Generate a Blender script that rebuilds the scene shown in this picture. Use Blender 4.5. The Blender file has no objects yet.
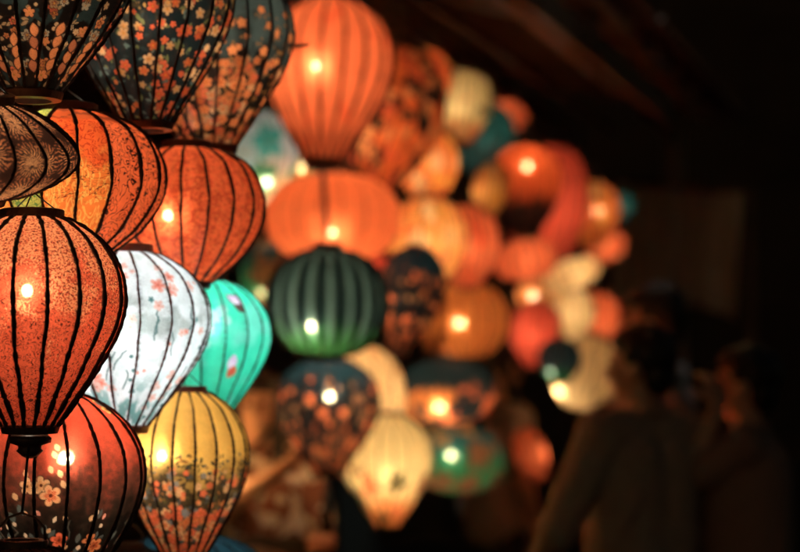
import bpy, bmesh, math, random
import numpy as np
from mathutils import Vector, Matrix, Euler

sc = bpy.context.scene
COL = sc.collection
rad = math.radians

# ---------------------------------------------------------------- camera
FP = 85.0 / 36.0 * 800.0            # focal length in photo pixels
CAMZ, PITCH = 1.6, rad(3.0)
cd = bpy.data.cameras.new('camera')
cam = bpy.data.objects.new('camera', cd)
COL.objects.link(cam)
cam.location = (0, 0, CAMZ)
cam.rotation_euler = (rad(90) + PITCH, 0, 0)
cd.lens = 85
cd.sensor_width = 36
cd.clip_start = 0.05
cd.clip_end = 500
cd.dof.use_dof = True
cd.dof.focus_distance = 3.02
cd.dof.aperture_fstop = 2.0
sc.camera = cam

# ---------------------------------------------------------------- world, moonlight, exposure
w = bpy.data.worlds.new('World')
sc.world = w
w.use_nodes = True
wn = w.node_tree
sky = wn.nodes.new('ShaderNodeTexSky')
sky.sky_type = 'NISHITA'
sky.sun_disc = False
sky.sun_elevation = rad(8)
sky.sun_rotation = rad(200)
wmix = wn.nodes.new('ShaderNodeMix')          # the town's warm glow on the night sky
wmix.data_type = 'RGBA'
wmix.blend_type = 'MULTIPLY'
wmix.inputs[0].default_value = 1
wmix.inputs[7].default_value = (1, .82, .62, 1)
wn.links.new(sky.outputs[0], wmix.inputs[6])
wn.links.new(wmix.outputs[2], wn.nodes['Background'].inputs[0])
wn.nodes['Background'].inputs[1].default_value = 0.008
sd = bpy.data.lights.new('moon', 'SUN')
sd.energy = 0.002
sd.angle = rad(0.5)
moon = bpy.data.objects.new('moon', sd)
COL.objects.link(moon)
moon.rotation_euler = (rad(50), 0, rad(20))
sc.view_settings.view_transform = 'Standard'
sc.view_settings.look = 'None'
sc.view_settings.gamma = 1
sc.view_settings.exposure = 0
sc.view_settings.use_curve_mapping = False
sc.render.engine = 'CYCLES'
sc.cycles.use_denoising = True
sc.cycles.use_adaptive_sampling = False
sc.cycles.max_bounces = 7
sc.cycles.diffuse_bounces = 4
sc.cycles.transmission_bounces = 6
sc.cycles.glossy_bounces = 2
sc.cycles.sample_clamp_indirect = 25.0
sc.cycles.sample_clamp_direct = 60.0
sc.cycles.caustics_reflective = False
sc.cycles.caustics_refractive = True

FWD = Vector((0, math.cos(PITCH), math.sin(PITCH)))
UP = Vector((0, -math.sin(PITCH), math.cos(PITCH)))
RT = Vector((1, 0, 0))


def at(px, py, D):
    """world point for a photo pixel at depth D metres"""
    return Vector((0, 0, CAMZ)) + D * (FWD + RT * ((px - 400) / FP) - UP * ((py - 276) / FP))


# ---------------------------------------------------------------- helpers
def link_mesh(name, me, mat=None, parent=None):
    o = bpy.data.objects.new(name, me)
    COL.objects.link(o)
    if mat:
        me.materials.append(mat)
    if parent:
        o.parent = parent
    return o


def obj(name, bm, mat=None, parent=None, smooth=True):
    me = bpy.data.meshes.new(name)
    bm.normal_update()
    bm.to_mesh(me)
    bm.free()
    if smooth:
        me.polygons.foreach_set('use_smooth', [True] * len(me.polygons))
    return link_mesh(name, me, mat, parent)


def tag(o, label=None, cat=None, group=None, kind=None):
    if label: o['label'] = label
    if cat: o['category'] = cat
    if group: o['group'] = group
    if kind: o['kind'] = kind
    return o


def empty(name, loc, rot=(0, 0, 0)):
    o = bpy.data.objects.new(name, None)
    COL.objects.link(o)
    o.empty_display_size = 0.05
    o.location = loc
    o.rotation_euler = rot
    return o


def box(bm, c, s, rot=None):
    m = Matrix.Translation(c)
    if rot: m = m @ rot.to_matrix().to_4x4()
    m = m @ Matrix.Diagonal((s[0], s[1], s[2], 1))
    return bmesh.ops.create_cube(bm, size=1, matrix=m)['verts']


def tube(bm, pts, r, seg=8, jit=0, rng=random):
    """swept tube; r is a number or a list"""
    pts = [Vector(p) for p in pts]
    n = len(pts)
    rs = r if isinstance(r, (list, tuple)) else [r] * n
    rings = []
    prev = None
    for i, p in enumerate(pts):
        t = (pts[min(i + 1, n - 1)] - pts[max(i - 1, 0)]).normalized()
        if prev is None:
            a = t.orthogonal().normalized()
        else:
            a = (prev - t * prev.dot(t)).normalized()
        prev = a
        b = t.cross(a)
        rr = rs[i] * (1 + jit * rng.uniform(-1, 1))
        rings.append([bm.verts.new(p + (a * math.cos(k * 2 * math.pi / seg) + b * math.sin(k * 2 * math.pi / seg)) * rr) for k in range(seg)])
    for i in range(n - 1):
        for k in range(seg):
            bm.faces.new((rings[i][k], rings[i][(k + 1) % seg], rings[i + 1][(k + 1) % seg], rings[i + 1][k]))
    bm.faces.new(rings[0][::-1])
    bm.faces.new(rings[-1])


def lathe(bm, prof, seg=32, cap=True):
    rings = []
    for r, z in prof:
        rings.append([bm.verts.new((r * math.cos(k * 2 * math.pi / seg), r * math.sin(k * 2 * math.pi / seg), z)) for k in range(seg)])
    for i in range(len(rings) - 1):
        for k in range(seg):
            bm.faces.new((rings[i][k], rings[i][(k + 1) % seg], rings[i + 1][(k + 1) % seg], rings[i + 1][k]))
    if cap:
        bm.faces.new(rings[0][::-1])
        bm.faces.new(rings[-1])


# ---------------------------------------------------------------- node helpers
class NT:
    def __init__(self, name):
        self.m = bpy.data.materials.new(name)
        self.m.use_nodes = True
        self.t = self.m.node_tree
        self.t.nodes.clear()
        self.out = self.t.nodes.new('ShaderNodeOutputMaterial')

    def n(self, typ, **kw):
        x = self.t.nodes.new(typ)
        for k, v in kw.items(): setattr(x, k, v)
        return x

    def l(self, a, b):
        self.t.links.new(a, b)

    def put(self, sock, v):
        if hasattr(v, 'is_linked') or hasattr(v, 'links'):
            self.l(v, sock)
        elif v is not None:
            if isinstance(v, (tuple, list)) and len(v) == 3 and sock.type == 'RGBA': v = (*v, 1)
            sock.default_value = v

    def math(self, op, a, b=0.0, c=0.0, clamp=False):
        x = self.n('ShaderNodeMath', operation=op, use_clamp=clamp)
        self.put(x.inputs[0], a); self.put(x.inputs[1], b); self.put(x.inputs[2], c)
        return x.outputs[0]

    def vec(self, op, a, b=(0, 0, 0)):
        x = self.n('ShaderNodeVectorMath', operation=op)
        self.put(x.inputs[0], a); self.put(x.inputs[1], b)
        return x.outputs['Value'] if op in ('LENGTH', 'DOT_PRODUCT', 'DISTANCE') else x.outputs['Vector']

    def scale(self, a, s):
        x = self.n('ShaderNodeVectorMath', operation='SCALE')
        self.put(x.inputs[0], a); self.put(x.inputs['Scale'], s)
        return x.outputs['Vector']

    def mix(self, f, a, b, mode='MIX'):
        x = self.n('ShaderNodeMix', data_type='RGBA', blend_type=mode)
        self.put(x.inputs[0], f); self.put(x.inputs[6], a); self.put(x.inputs[7], b)
        return x.outputs[2]

    def sstep(self, v, a, b, lo=0.0, hi=1.0):
        x = self.n('ShaderNodeMapRange', interpolation_type='SMOOTHSTEP')
        self.put(x.inputs[0], v)
        x.inputs[1].default_value = a; x.inputs[2].default_value = b
        x.inputs[3].default_value = lo; x.inputs[4].default_value = hi
        return x.outputs[0]

    def noise(self, v, s, d=2.0, rough=.5, dist=0.0, color=False):
        x = self.n('ShaderNodeTexNoise')
        self.put(x.inputs['Vector'], v)
        x.inputs['Scale'].default_value = s
        x.inputs['Detail'].default_value = d
        x.inputs['Roughness'].default_value = rough
        x.inputs['Distortion'].default_value = dist
        return x.outputs['Color' if color else 'Fac']

    def bsdf(self, col, rough=.6, bump=None, metal=0.0, spec=.5):
        p = self.n('ShaderNodeBsdfPrincipled')
        self.put(p.inputs['Base Color'], col)
        self.put(p.inputs['Roughness'], rough)
        p.inputs['Metallic'].default_value = metal
        p.inputs['Specular IOR Level'].default_value = spec
        if bump is not None:
            b = self.n('ShaderNodeBump')
            b.inputs['Strength'].default_value = .5
            b.inputs['Distance'].default_value = .004
            self.l(bump, b.inputs['Height'])
            self.l(b.outputs[0], p.inputs['Normal'])
        self.l(p.outputs[0], self.out.inputs[0])
        return self.m


def simple(name, c1, c2=None, scale=20, rough=.6, bump=True, metal=0.0, spec=.5):
    N = NT(name)
    co = N.n('ShaderNodeTexCoord').outputs['Object']
    f = N.noise(co, scale, 4, .6)
    col = N.mix(f, c1, c2 or tuple(x * .6 for x in c1))
    return N.bsdf(col, N.math('MULTIPLY_ADD', f, .3, rough - .15), f if bump else None, metal, spec)


def voronoi_local(N, v, s, rnd=.8):
    """vector to the cell centre in cell units, random colour of the cell"""
    vs = N.scale(v, s)
    x = N.n('ShaderNodeTexVoronoi', voronoi_dimensions='2D', feature='F1')
    N.l(vs, x.inputs['Vector'])
    x.inputs['Scale'].default_value = 1
    x.inputs['Randomness'].default_value = rnd
    d = N.vec('SUBTRACT', vs, x.outputs['Position'])
    sp = N.n('ShaderNodeSeparateXYZ'); N.l(d, sp.inputs[0])
    r = x.outputs['Distance']
    sc_ = N.n('ShaderNodeSeparateColor'); N.l(x.outputs['Color'], sc_.inputs[0])
    th = N.math('ARCTAN2', sp.outputs[1], sp.outputs[0])
    th = N.math('MULTIPLY_ADD', sc_.outputs[0], 6.28, th)
    return r, th, sc_


def add_flowers(N, col, v, scale, cols, gate, size=.36, npet=5, rnd=.8):
    r, th, rc = voronoi_local(N, v, scale, rnd)
    pet = N.math('ABSOLUTE', N.math('COSINE', N.math('MULTIPLY', th, npet / 2)))
    edge = N.math('MULTIPLY', N.math('MULTIPLY_ADD', pet, .5, .5), N.math('MULTIPLY_ADD', rc.outputs[1], size * .6, size * .6))
    m = N.sstep(N.math('SUBTRACT', edge, r), 0, .05)
    m = N.math('MULTIPLY', m, gate)
    fc = N.mix(N.sstep(rc.outputs[2], .35, .45), cols[0], cols[1])
    if len(cols) > 2: fc = N.mix(N.sstep(rc.outputs[2], .72, .8), fc, cols[2])
    vein = N.math('MULTIPLY', N.sstep(pet, .25, .1), N.sstep(r, .25, .1))
    fc = N.mix(vein, fc, (.12, .03, .01))
    fc = N.mix(N.sstep(r, .07, .05), fc, (.6, .35, .08))
    return N.mix(m, col, fc)


def scroll_mask(N, v, s, w_=.13, k=5.0, dist=1.6):
    n = N.noise(v, s, 1.0, .4, dist)
    f = N.math('FRACT', N.math('MULTIPLY', n, k))
    a = N.math('ABSOLUTE', N.math('SUBTRACT', f, .5))
    return N.sstep(a, w_, w_ * .45)


def fabric_shader(N, col, trans=.64, glow=.04, halo=.115):
    """cloth lit from behind: scattering through, scattering back, a narrow lobe straight through, a little sheen"""
    uv = N.n('ShaderNodeUVMap', uv_map='cloth').outputs[0]
    wv = N.n('ShaderNodeTexWave', wave_type='BANDS', bands_direction='X')
    N.l(uv, wv.inputs[0]); wv.inputs['Scale'].default_value = 220; wv.inputs['Distortion'].default_value = 1.5
    wv.inputs['Detail'].default_value = 1
    crumple = N.noise(uv, 35, 3, .6)
    col = N.mix(N.sstep(crumple, .3, .7, 0, .16), col, (0, 0, 0))
    col = N.mix(N.math('MULTIPLY', wv.outputs['Fac'], .10), col, (0, 0, 0))
    pu = N.n('ShaderNodeSeparateXYZ'); N.l(N.n('ShaderNodeUVMap', uv_map='panel').outputs[0], pu.inputs[0])
    edge = N.math('ABSOLUTE', N.math('SUBTRACT', N.math('FRACT', pu.outputs[0]), .5))      # .5 at a rib
    mpn = N.n('ShaderNodeMapping'); N.l(uv, mpn.inputs[0]); mpn.inputs['Scale'].default_value = (25, 130, 1)
    pk = N.noise(mpn.outputs[0], 1.0, 2, .6)
    glue = N.math('MULTIPLY', N.sstep(edge, .36, .47), N.sstep(pk, .42, .62))
    col = N.mix(N.math('MULTIPLY', glue, .38), col, (.05, .012, .006))
    bmp = N.n('ShaderNodeBump'); bmp.inputs['Strength'].default_value = .8; bmp.inputs['Distance'].default_value = .004
    N.l(N.math('MULTIPLY_ADD', N.math('MULTIPLY', pk, N.sstep(edge, .15, .5, .25, 1)), 1.0, N.math('MULTIPLY', crumple, .8)), bmp.inputs['Height'])
    tr = N.n('ShaderNodeBsdfTranslucent'); N.put(tr.inputs[0], col)
    N.l(bmp.outputs[0], tr.inputs['Normal'])
    df = N.n('ShaderNodeBsdfDiffuse'); N.put(df.inputs[0], N.mix(.15, col, (.25, .25, .25)))
    df2 = N.n('ShaderNodeBsdfDiffuse'); N.put(df2.inputs[0], col)
    rf = N.n('ShaderNodeBsdfRefraction', distribution='BECKMANN'); N.put(rf.inputs[0], N.mix(.35, (.95, .85, .55), col))
    rf.inputs['Roughness'].default_value = .50; rf.inputs['IOR'].default_value = 1.062
    r2 = N.n('ShaderNodeBsdfRefraction', distribution='BECKMANN'); N.put(r2.inputs[0], col)
    r2.inputs['Roughness'].default_value = .90; r2.inputs['IOR'].default_value = 1.28
    gl = N.n('ShaderNodeBsdfGlossy')
    gl.inputs['Roughness'].default_value = .38; N.put(gl.inputs[0], (.8, .8, .8, 1))
    N.l(bmp.outputs[0], df2.inputs['Normal']); N.l(bmp.outputs[0], gl.inputs['Normal'])
    m1 = N.n('ShaderNodeMixShader'); m1.inputs[0].default_value = trans
    N.l(df2.outputs[0], m1.inputs[1]); N.l(tr.outputs[0], m1.inputs[2])
    mh = N.n('ShaderNodeMixShader'); mh.inputs[0].default_value = halo
    N.l(m1.outputs[0], mh.inputs[1]); N.l(r2.outputs[0], mh.inputs[2])
    m2 = N.n('ShaderNodeMixShader'); m2.inputs[0].default_value = glow; m2.name = 'core'; mh.name = 'halo'
    N.l(mh.outputs[0], m2.inputs[1]); N.l(rf.outputs[0], m2.inputs[2])
    m3 = N.n('ShaderNodeMixShader'); m3.inputs[0].default_value = .03
    N.l(m2.outputs[0], m3.inputs[1]); N.l(gl.outputs[0], m3.inputs[2])
    N.t.nodes.remove(df)
    N.l(m3.outputs[0], N.out.inputs[0])
    return N.m


def fabric(name, top, bot=None, t0=.4, t1=.7, flowers=(), scroll=None, blot=None, glow=.045, sheen_stripe=None):
    N = NT(name)
    uv = N.n('ShaderNodeUVMap', uv_map='cloth').outputs[0]
    pv = N.n('ShaderNodeSeparateXYZ'); N.l(N.n('ShaderNodeUVMap', uv_map='panel').outputs[0], pv.inputs[0])
    t = pv.outputs[1]
    nz = N.noise(uv, 25, 3, .6)
    tn = N.math('MULTIPLY_ADD', N.math('SUBTRACT', nz, .5), .35, t)
    col = N.mix(N.math('MULTIPLY', nz, .35), top, tuple(x * .7 for x in top))
    if bot is not None:
        col = N.mix(N.sstep(tn, t0, t1), col, bot)
    if blot:
        b = N.sstep(N.noise(uv, blot[1], 2, .5, 1.0), blot[2], blot[2] + .06)
        col = N.mix(b, col, blot[0])
    if sheen_stripe:      # silk sheen painted in: a paler band down the middle of every gore
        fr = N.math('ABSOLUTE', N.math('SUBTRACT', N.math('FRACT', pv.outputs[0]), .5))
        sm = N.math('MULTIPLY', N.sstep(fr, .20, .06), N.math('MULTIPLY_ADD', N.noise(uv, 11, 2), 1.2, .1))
        col = N.mix(N.math('MULTIPLY', sm, N.sstep(t, .86, .66)), col, sheen_stripe)
    if scroll:
        col = N.mix(scroll_mask(N, uv, scroll[1], scroll[2] if len(scroll) > 2 else .13), col, scroll[0])
    for f in flowers:
        gate = N.sstep(tn, f['lo'], f['lo'] + .12) if f.get('lo') else 1.0
        col = add_flowers(N, col, uv, f['scale'], f['cols'], gate, f.get('size', .4))
    return fabric_shader(N, col, glow=glow)


# special front brocades ------------------------------------------------
def mat_red_brocade():
    N = NT('red_gold_brocade')
    uv = N.n('ShaderNodeUVMap', uv_map='cloth').outputs[0]
    r, th, rc = voronoi_local(N, uv, 11.0, .95)
    pv = N.n('ShaderNodeSeparateXYZ'); N.l(N.n('ShaderNodeUVMap', uv_map='panel').outputs[0], pv.inputs[0])
    red, gold, dark = (.86, .135, .060), (.95, .38, .17), (.13, .018, .010)
    col = N.mix(scroll_mask(N, uv, 85, .14, 4, 1.5), red, dark)
    # gold speckle, thick above and thinning out downwards, with a few rosettes
    fld = N.math('ADD', N.math('MULTIPLY', N.noise(uv, 12, 2, .6, .5), 1.3), N.math('MULTIPLY', pv.outputs[1], .9))
    f = N.sstep(fld, 1.30, .85)
    spk = N.noise(uv, 290, 2, .6, .8)
    ros = N.math('MULTIPLY', N.sstep(r, .50, .12), N.math('SINE', N.math('MULTIPLY_ADD', r, 60, N.math('MULTIPLY', N.math('SINE', N.math('MULTIPLY', th, 14)), 1.4))))
    spk = N.math('MULTIPLY_ADD', N.math('MULTIPLY', ros, N.sstep(rc.outputs[0], .45, .55)), .10, spk)
    gm = N.sstep(N.math('MULTIPLY_ADD', f, .27, spk), .72, .80)
    dm = N.math('MULTIPLY', N.sstep(spk, .45, .38), N.math('MULTIPLY_ADD', f, .6, .25))
    col = N.mix(gm, col, gold)
    col = N.mix(dm, col, dark)
    return fabric_shader(N, col)


def mat_orange_patchwork():
    N = NT('orange_patchwork_brocade')
    uv = N.n('ShaderNodeUVMap', uv_map='cloth').outputs[0]
    pv = N.n('ShaderNodeSeparateXYZ'); N.l(N.n('ShaderNodeUVMap', uv_map='panel').outputs[0], pv.inputs[0])
    idx = N.math('FLOOR', pv.outputs[0]); t = pv.outputs[1]
    leaf = N.n('ShaderNodeMapping'); N.l(uv, leaf.inputs[0]); leaf.inputs['Scale'].default_value = (2.2, 1, 1)
    leaf.inputs['Rotation'].default_value = (0, 0, .5)
    lf = scroll_mask(N, leaf.outputs[0], 42, .22, 4, .8)
    gold = N.mix(lf, (.90, .25, .05), (.98, .50, .13))
    redp = N.mix(scroll_mask(N, uv, 34, .2, 4, 2.5), (.85, .14, .035), (.55, .05, .015))
    up = N.sstep(N.math('ADD', t, N.math('MULTIPLY', N.noise(uv, 16, 2), .4)), .62, .54)
    col = N.mix(up, gold, redp)
    brown = N.mix(N.sstep(N.noise(uv, 30, 2), .45, .5), (.25, .05, .02), (.55, .10, .03))
    col = N.mix(N.sstep(t, .22, .18), col, brown)
    # coral scroll panels on one side, a green one on the other
    scr = N.mix(scroll_mask(N, uv, 40, .17, 5, 1.8), (.85, .17, .06), (.03, .008, .006))
    green = N.mix(scroll_mask(N, uv, 60, .2, 7, .2), (.45, .45, .10), (.10, .22, .06))
    col = N.mix(N.math('COMPARE', N.math('MODULO', idx, 9.0), 3.0, .1), col, green)
    a = N.math('GREATER_THAN', N.math('MODULO', idx, 9.0), 5.9)
    b = N.math('LESS_THAN', N.math('MODULO', idx, 9.0), 8.1)
    ng = N.sstep(t, .18, .24)
    col = N.mix(N.math('MULTIPLY', N.math('MULTIPLY', a, b), ng), col, scr)
    # little bare trees
    mp = N.n('ShaderNodeMapping'); N.l(uv, mp.inputs[0]); mp.inputs['Scale'].default_value = (1, 2.6, 1)
    br = scroll_mask(N, mp.outputs[0], 22, .075, 3, 3.0)
    gate = N.math('MULTIPLY', N.sstep(t, .42, .46), N.sstep(t, .64, .60))
    gate = N.math('MULTIPLY', gate, N.math('LESS_THAN', N.math('MODULO', idx, 9.0), 5.9))
    gate = N.math('MULTIPLY', gate, N.sstep(N.noise(uv, 24, 1), .36, .42))
    col = N.mix(N.math('MULTIPLY', br, gate), col, (.12, .02, .01))
    return fabric_shader(N, col)


def mat_chrysanthemum():
    N = NT('dark_chrysanthemum_silk')
    uv = N.n('ShaderNodeUVMap', uv_map='cloth').outputs[0]
    r, th, rc = voronoi_local(N, uv, 17.0, .6)
    wob = N.math('MULTIPLY', N.noise(uv, 75, 2, .6), 15.0)
    rays = N.math('SINE', N.math('MULTIPLY_ADD', th, 30, N.math('MULTIPLY_ADD', r, 16, wob)))
    line = N.math('MULTIPLY', N.sstep(rays, .0, .7), N.sstep(N.noise(uv, 160, 1), .30, .55))
    fall = N.sstep(r, .60, .0)
    gold = N.mix(fall, (.34, .11, .045), (.95, .42, .18))
    col = N.mix(line, (.035, .014, .01), gold)
    col = N.mix(N.sstep(r, .60, .66), col, (.03, .012, .008))
    return fabric_shader(N, col)


def mat_coral_damask():
    N = NT('coral_damask')
    uv = N.n('ShaderNodeUVMap', uv_map='cloth').outputs[0]
    b = N.noise(uv, 60, 3, .65, 1.2)
    col = N.mix(N.sstep(b, .42, .60), (.88, .16, .058), (.56, .07, .025))
    spk = N.noise(uv, 240, 1)
    col = N.mix(N.sstep(spk, .6, .68), col, (.95, .33, .10))
    return fabric_shader(N, col)


def mat_painted(name, glow=.045):
    N = NT(name)
    a = N.n('ShaderNodeAttribute', attribute_name='paint')
    uv = N.n('ShaderNodeUVMap', uv_map='cloth').outputs[0]
    g = N.noise(uv, 420, 1, .5)
    col = N.mix(N.sstep(g, .35, .7, 0, .18), a.outputs['Color'], (0, 0, 0))
    return fabric_shader(N, col, glow=glow)


def mat_bulb(name, col, strength):
    N = NT(name)
    e = N.n('ShaderNodeEmission')
    e.inputs[0].default_value = (*col, 1)
    e.inputs[1].default_value = strength
    N.l(e.outputs[0], N.out.inputs[0])
    return N.m


RIB = simple('rib_thread', (.035, .016, .010), (.012, .006, .004), 200, .7)
WOOD = simple('ring_wood', (.13, .055, .032), (.03, .014, .010), 70, .42)
RIBRED = simple('rib_thread_red_brown', (.10, .028, .018), (.04, .012, .008), 200, .7)
REDWOOD = simple('ring_red_wood', (.30, .075, .04), (.10, .03, .02), 60, .42)
CORD = simple('cord_black', (.02, .015, .012), (.01, .008, .006), 100, .8)
WIRE = simple('bail_wire', (.20, .12, .08), (.08, .05, .03), 90, .4, metal=.8)

# ---------------------------------------------------------------- lantern profiles: (down, radius)
PROF = {
    'teardrop': [(0, .32), (.03, .50), (.12, .77), (.25, .95), (.38, 1), (.48, .97), (.59, .88), (.76, .66), (.92, .41), (1, .29)],
    'ball': [(0, .30), (.03, .50), (.13, .79), (.28, .95), (.44, 1), (.60, .95), (.78, .76), (.92, .50), (1, .30)],
    'pumpkin': [(0, .24), (.03, .50), (.14, .78), (.32, .96), (.5, 1), (.68, .96), (.86, .78), (.97, .50), (1, .24)],
    'saucer': [(0, .30), (.07, .52), (.20, .76), (.36, .94), (.5, 1), (.64, .94), (.80, .76), (.93, .52), (1, .30)],
    'egg': [(0, .34), (.05, .60), (.18, .86), (.35, .98), (.48, 1), (.62, .95), (.80, .76), (.93, .52), (1, .38)],
}


def profile(kind, rows):
    P = PROF[kind]
    pts = []
    n = len(P)
    for i in range(n - 1):
        p0, p1, p2, p3 = P[max(i - 1, 0)], P[i], P[i + 1], P[min(i + 2, n - 1)]
        for k in range(24):
            u = k / 24
            pts.append(tuple(.5 * (2 * p1[j] + (p2[j] - p0[j]) * u + (2 * p0[j] - 5 * p1[j] + 4 * p2[j] - p3[j]) * u * u + (3 * p1[j] - p0[j] - 3 * p2[j] + p3[j]) * u ** 3) for j in (0, 1)))
    pts.append(P[-1])
    return np.array(pts)


def sample_profile(kind, R, H, rows):
    a = profile(kind, rows)
    z, r = a[:, 0] * H, a[:, 1] * R
    s = np.concatenate([[0], np.cumsum(np.hypot(np.diff(z), np.diff(r)))])
    q = np.linspace(0, s[-1], rows)
    return np.interp(q, s, z), np.interp(q, s, r), q


# ---------------------------------------------------------------- painting cloth
class Paint:
    """paints a motif sheet on the grid of a lantern's cloth; lengths in photo pixels of that lantern"""

    def __init__(self, rows, cols, r, s, scale, seed):
        self.h, self.w = rows, cols
        self.r, self.s = r * scale, s * scale
        self.phi = np.arange(cols) / cols * 2 * np.pi
        self.t = (s / s[-1])[:, None] * np.ones((1, cols))
        self.C = np.zeros((rows, cols, 3))
        self.rg = np.random.default_rng(seed)

    def noise(self, cell, octaves=3):
        circ = self.r.max() * 2 * np.pi
        out = 0; amp = 1; tot = 0
        for o in range(octaves):
            nx = max(4, int(circ / cell)); ny = max(3, int(self.s[-1] / cell) + 2)
            g = self.rg.random((ny + 2, nx))
            x = self.phi / (2 * np.pi) * nx; y = self.s / self.s[-1] * (ny - 1)
            xi = x.astype(int); yi = y.astype(int); fx = x - xi; fy = y - yi
            fx = fx * fx * (3 - 2 * fx); fy = (fy * fy * (3 - 2 * fy))[:, None]
            A = g[yi][:, xi % nx]; B = g[yi][:, (xi + 1) % nx]; C_ = g[yi + 1][:, xi % nx]; D = g[yi + 1][:, (xi + 1) % nx]
            out = out + amp * ((A * (1 - fx) + B * fx) * (1 - fy) + (C_ * (1 - fx) + D * fx) * fy)
            tot += amp; amp *= .5; cell /= 2
        return out / tot

    def fill(self, col, m=None):
        col = np.array(col)
        if m is None: self.C[:] = col
        else: self.C += (col - self.C) * m[..., None]

    def block(self, phi0, s0, R):
        i0 = max(0, np.searchsorted(self.s, s0 - R)); i1 = min(self.h, np.searchsorted(self.s, s0 + R) + 1)
        if i1 <= i0: return None
        rm = max(self.r[i0:i1].min(), 4.0)
        dc = min(int(R / rm / (2 * np.pi) * self.w) + 2, self.w // 2 - 1)
        c0 = int(phi0 / (2 * np.pi) * self.w)
        cols = np.arange(c0 - dc, c0 + dc + 1)
        dphi = cols / self.w * 2 * np.pi - phi0
        x = dphi[None, :] * self.r[i0:i1, None]
        y = (self.s[i0:i1] - s0)[:, None] * np.ones((1, len(cols)))
        return i0, i1, cols % self.w, x, y

    def blend(self, b, m, col):
        i0, i1, cols = b[:3]
        sub = self.C[i0:i1][:, cols]
        sub = sub + (np.array(col) - sub) * m[..., None]
        self.C[i0:i1, cols[None, :].repeat(i1 - i0, 0)[0]] = sub

    def flower(self, phi0, s0, R, col, n=5, rot=0, eye=(.5, .2, .03), deep=None, out=(.03, .01, .008)):
        b = self.block(phi0, s0, R * 1.2)
        if b is None: return
        x, y = b[3], b[4]
        th = np.arctan2(y, x) + rot; rho = np.hypot(x, y)
        pet = np.abs(np.cos(n / 2 * th)) ** .55
        edge = R * (.42 + .58 * pet)
        aa = max(R * .12, .7)
        if out is not None: self.blend(b, np.clip((edge + aa * 1.1 - rho) / aa, 0, 1) * .8, out)
        self.blend(b, np.clip((edge - rho) / aa, 0, 1), col)
        if deep is not None:
            self.blend(b, np.clip((edge * .62 - rho) / aa, 0, 1) * (.6 + .4 * (np.cos(n * 3 * th) > 0)), deep)
        self.blend(b, np.clip((R * .2 - rho) / (aa * .6), 0, 1), eye)

    def dim(self, c, lo, hi):
        k = self.rg.uniform(lo, hi)
        return tuple(q * k for q in c)

    def leaf(self, phi0, s0, L, wd, rot, col, rim=None):
        b = self.block(phi0, s0, L)
        if b is None: return
        x, y = b[3], b[4]
        u = (x * math.cos(rot) + y * math.sin(rot)) / L; v = (-x * math.sin(rot) + y * math.cos(rot)) / wd
        e = 1 - u * u - np.abs(v)
        if rim is not None: self.blend(b, np.clip((e + .35) * 4, 0, 1) * (np.abs(u) < 1.2), rim)
        self.blend(b, np.clip(e * 4, 0, 1), col)

    def stroke(self, pts, wd, col, alpha=1.0):
        for (p0, s0), (p1, s1) in zip(pts[:-1], pts[1:]):
            rr = np.interp((s0 + s1) / 2, self.s, self.r)
            L = math.hypot((p1 - p0) * rr, s1 - s0)
            b = self.block((p0 + p1) / 2, (s0 + s1) / 2, L / 2 + wd * 2)
            if b is None: continue
            ax, ay = (p1 - p0) * rr / max(L, 1e-6), (s1 - s0) / max(L, 1e-6)
            u = np.clip(b[3] * ax + b[4] * ay, -L / 2, L / 2)
            d = np.hypot(b[3] - u * ax, b[4] - u * ay)
            self.blend(b, np.clip((wd - d) / .8 + .5, 0, 1) * alpha, col)

    def scatter(self, n, t0, t1):
        for _ in range(n):
            t = self.rg.uniform(t0, t1)
            yield self.rg.uniform(0, 2 * np.pi), t * self.s[-1]


CORAL, CREAM, ORG, PINK = (.86, .17, .08), (.80, .44, .22), (.80, .25, .09), (.9, .35, .25)


def paint_black_floral(P, loc):     # top left: orange blossoms and big petals on black
    P.fill((.009, .006, .005))
    n1 = P.noise(14); P.fill((.022, .032, .030), np.clip((n1 - .50) * 12, 0, 1))
    for p, s in P.scatter(900, 0, 1): P.leaf(p, s, P.rg.uniform(2, 5), P.rg.uniform(1.2, 2.4), P.rg.uniform(0, 6), (.35, .20, .10), (.03, .02, .01))
    for p, s in P.scatter(760, 0, .93):
        c = [CREAM, ORG, CORAL, (.5, .38, .25)][P.rg.integers(4)]
        P.flower(p, s, P.rg.uniform(3, 7), P.dim(c, .3, .9), 5, P.rg.uniform(0, 6), deep=(.16, .035, .015) if P.rg.random() < .6 else None)
    for k in range(9):              # hanging loops of large petals near the foot
        p0 = k * 2 * np.pi / 9 + .1
        for j in range(3 + k % 2):
            P.leaf(p0 - .22, P.s[-1] * (.90 - .05 * j), 8, 4.6, 1.4, ORG if j % 2 else (.55, .16, .07), (.02, .01, .01))
            P.leaf(p0 + .16, P.s[-1] * (.89 - .05 * j), 8, 4.6, 1.75, (.8, .25, .09), (.02, .01, .01))
        P.flower(p0, P.s[-1] * .94, 7, ORG, 5, 1)


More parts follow.
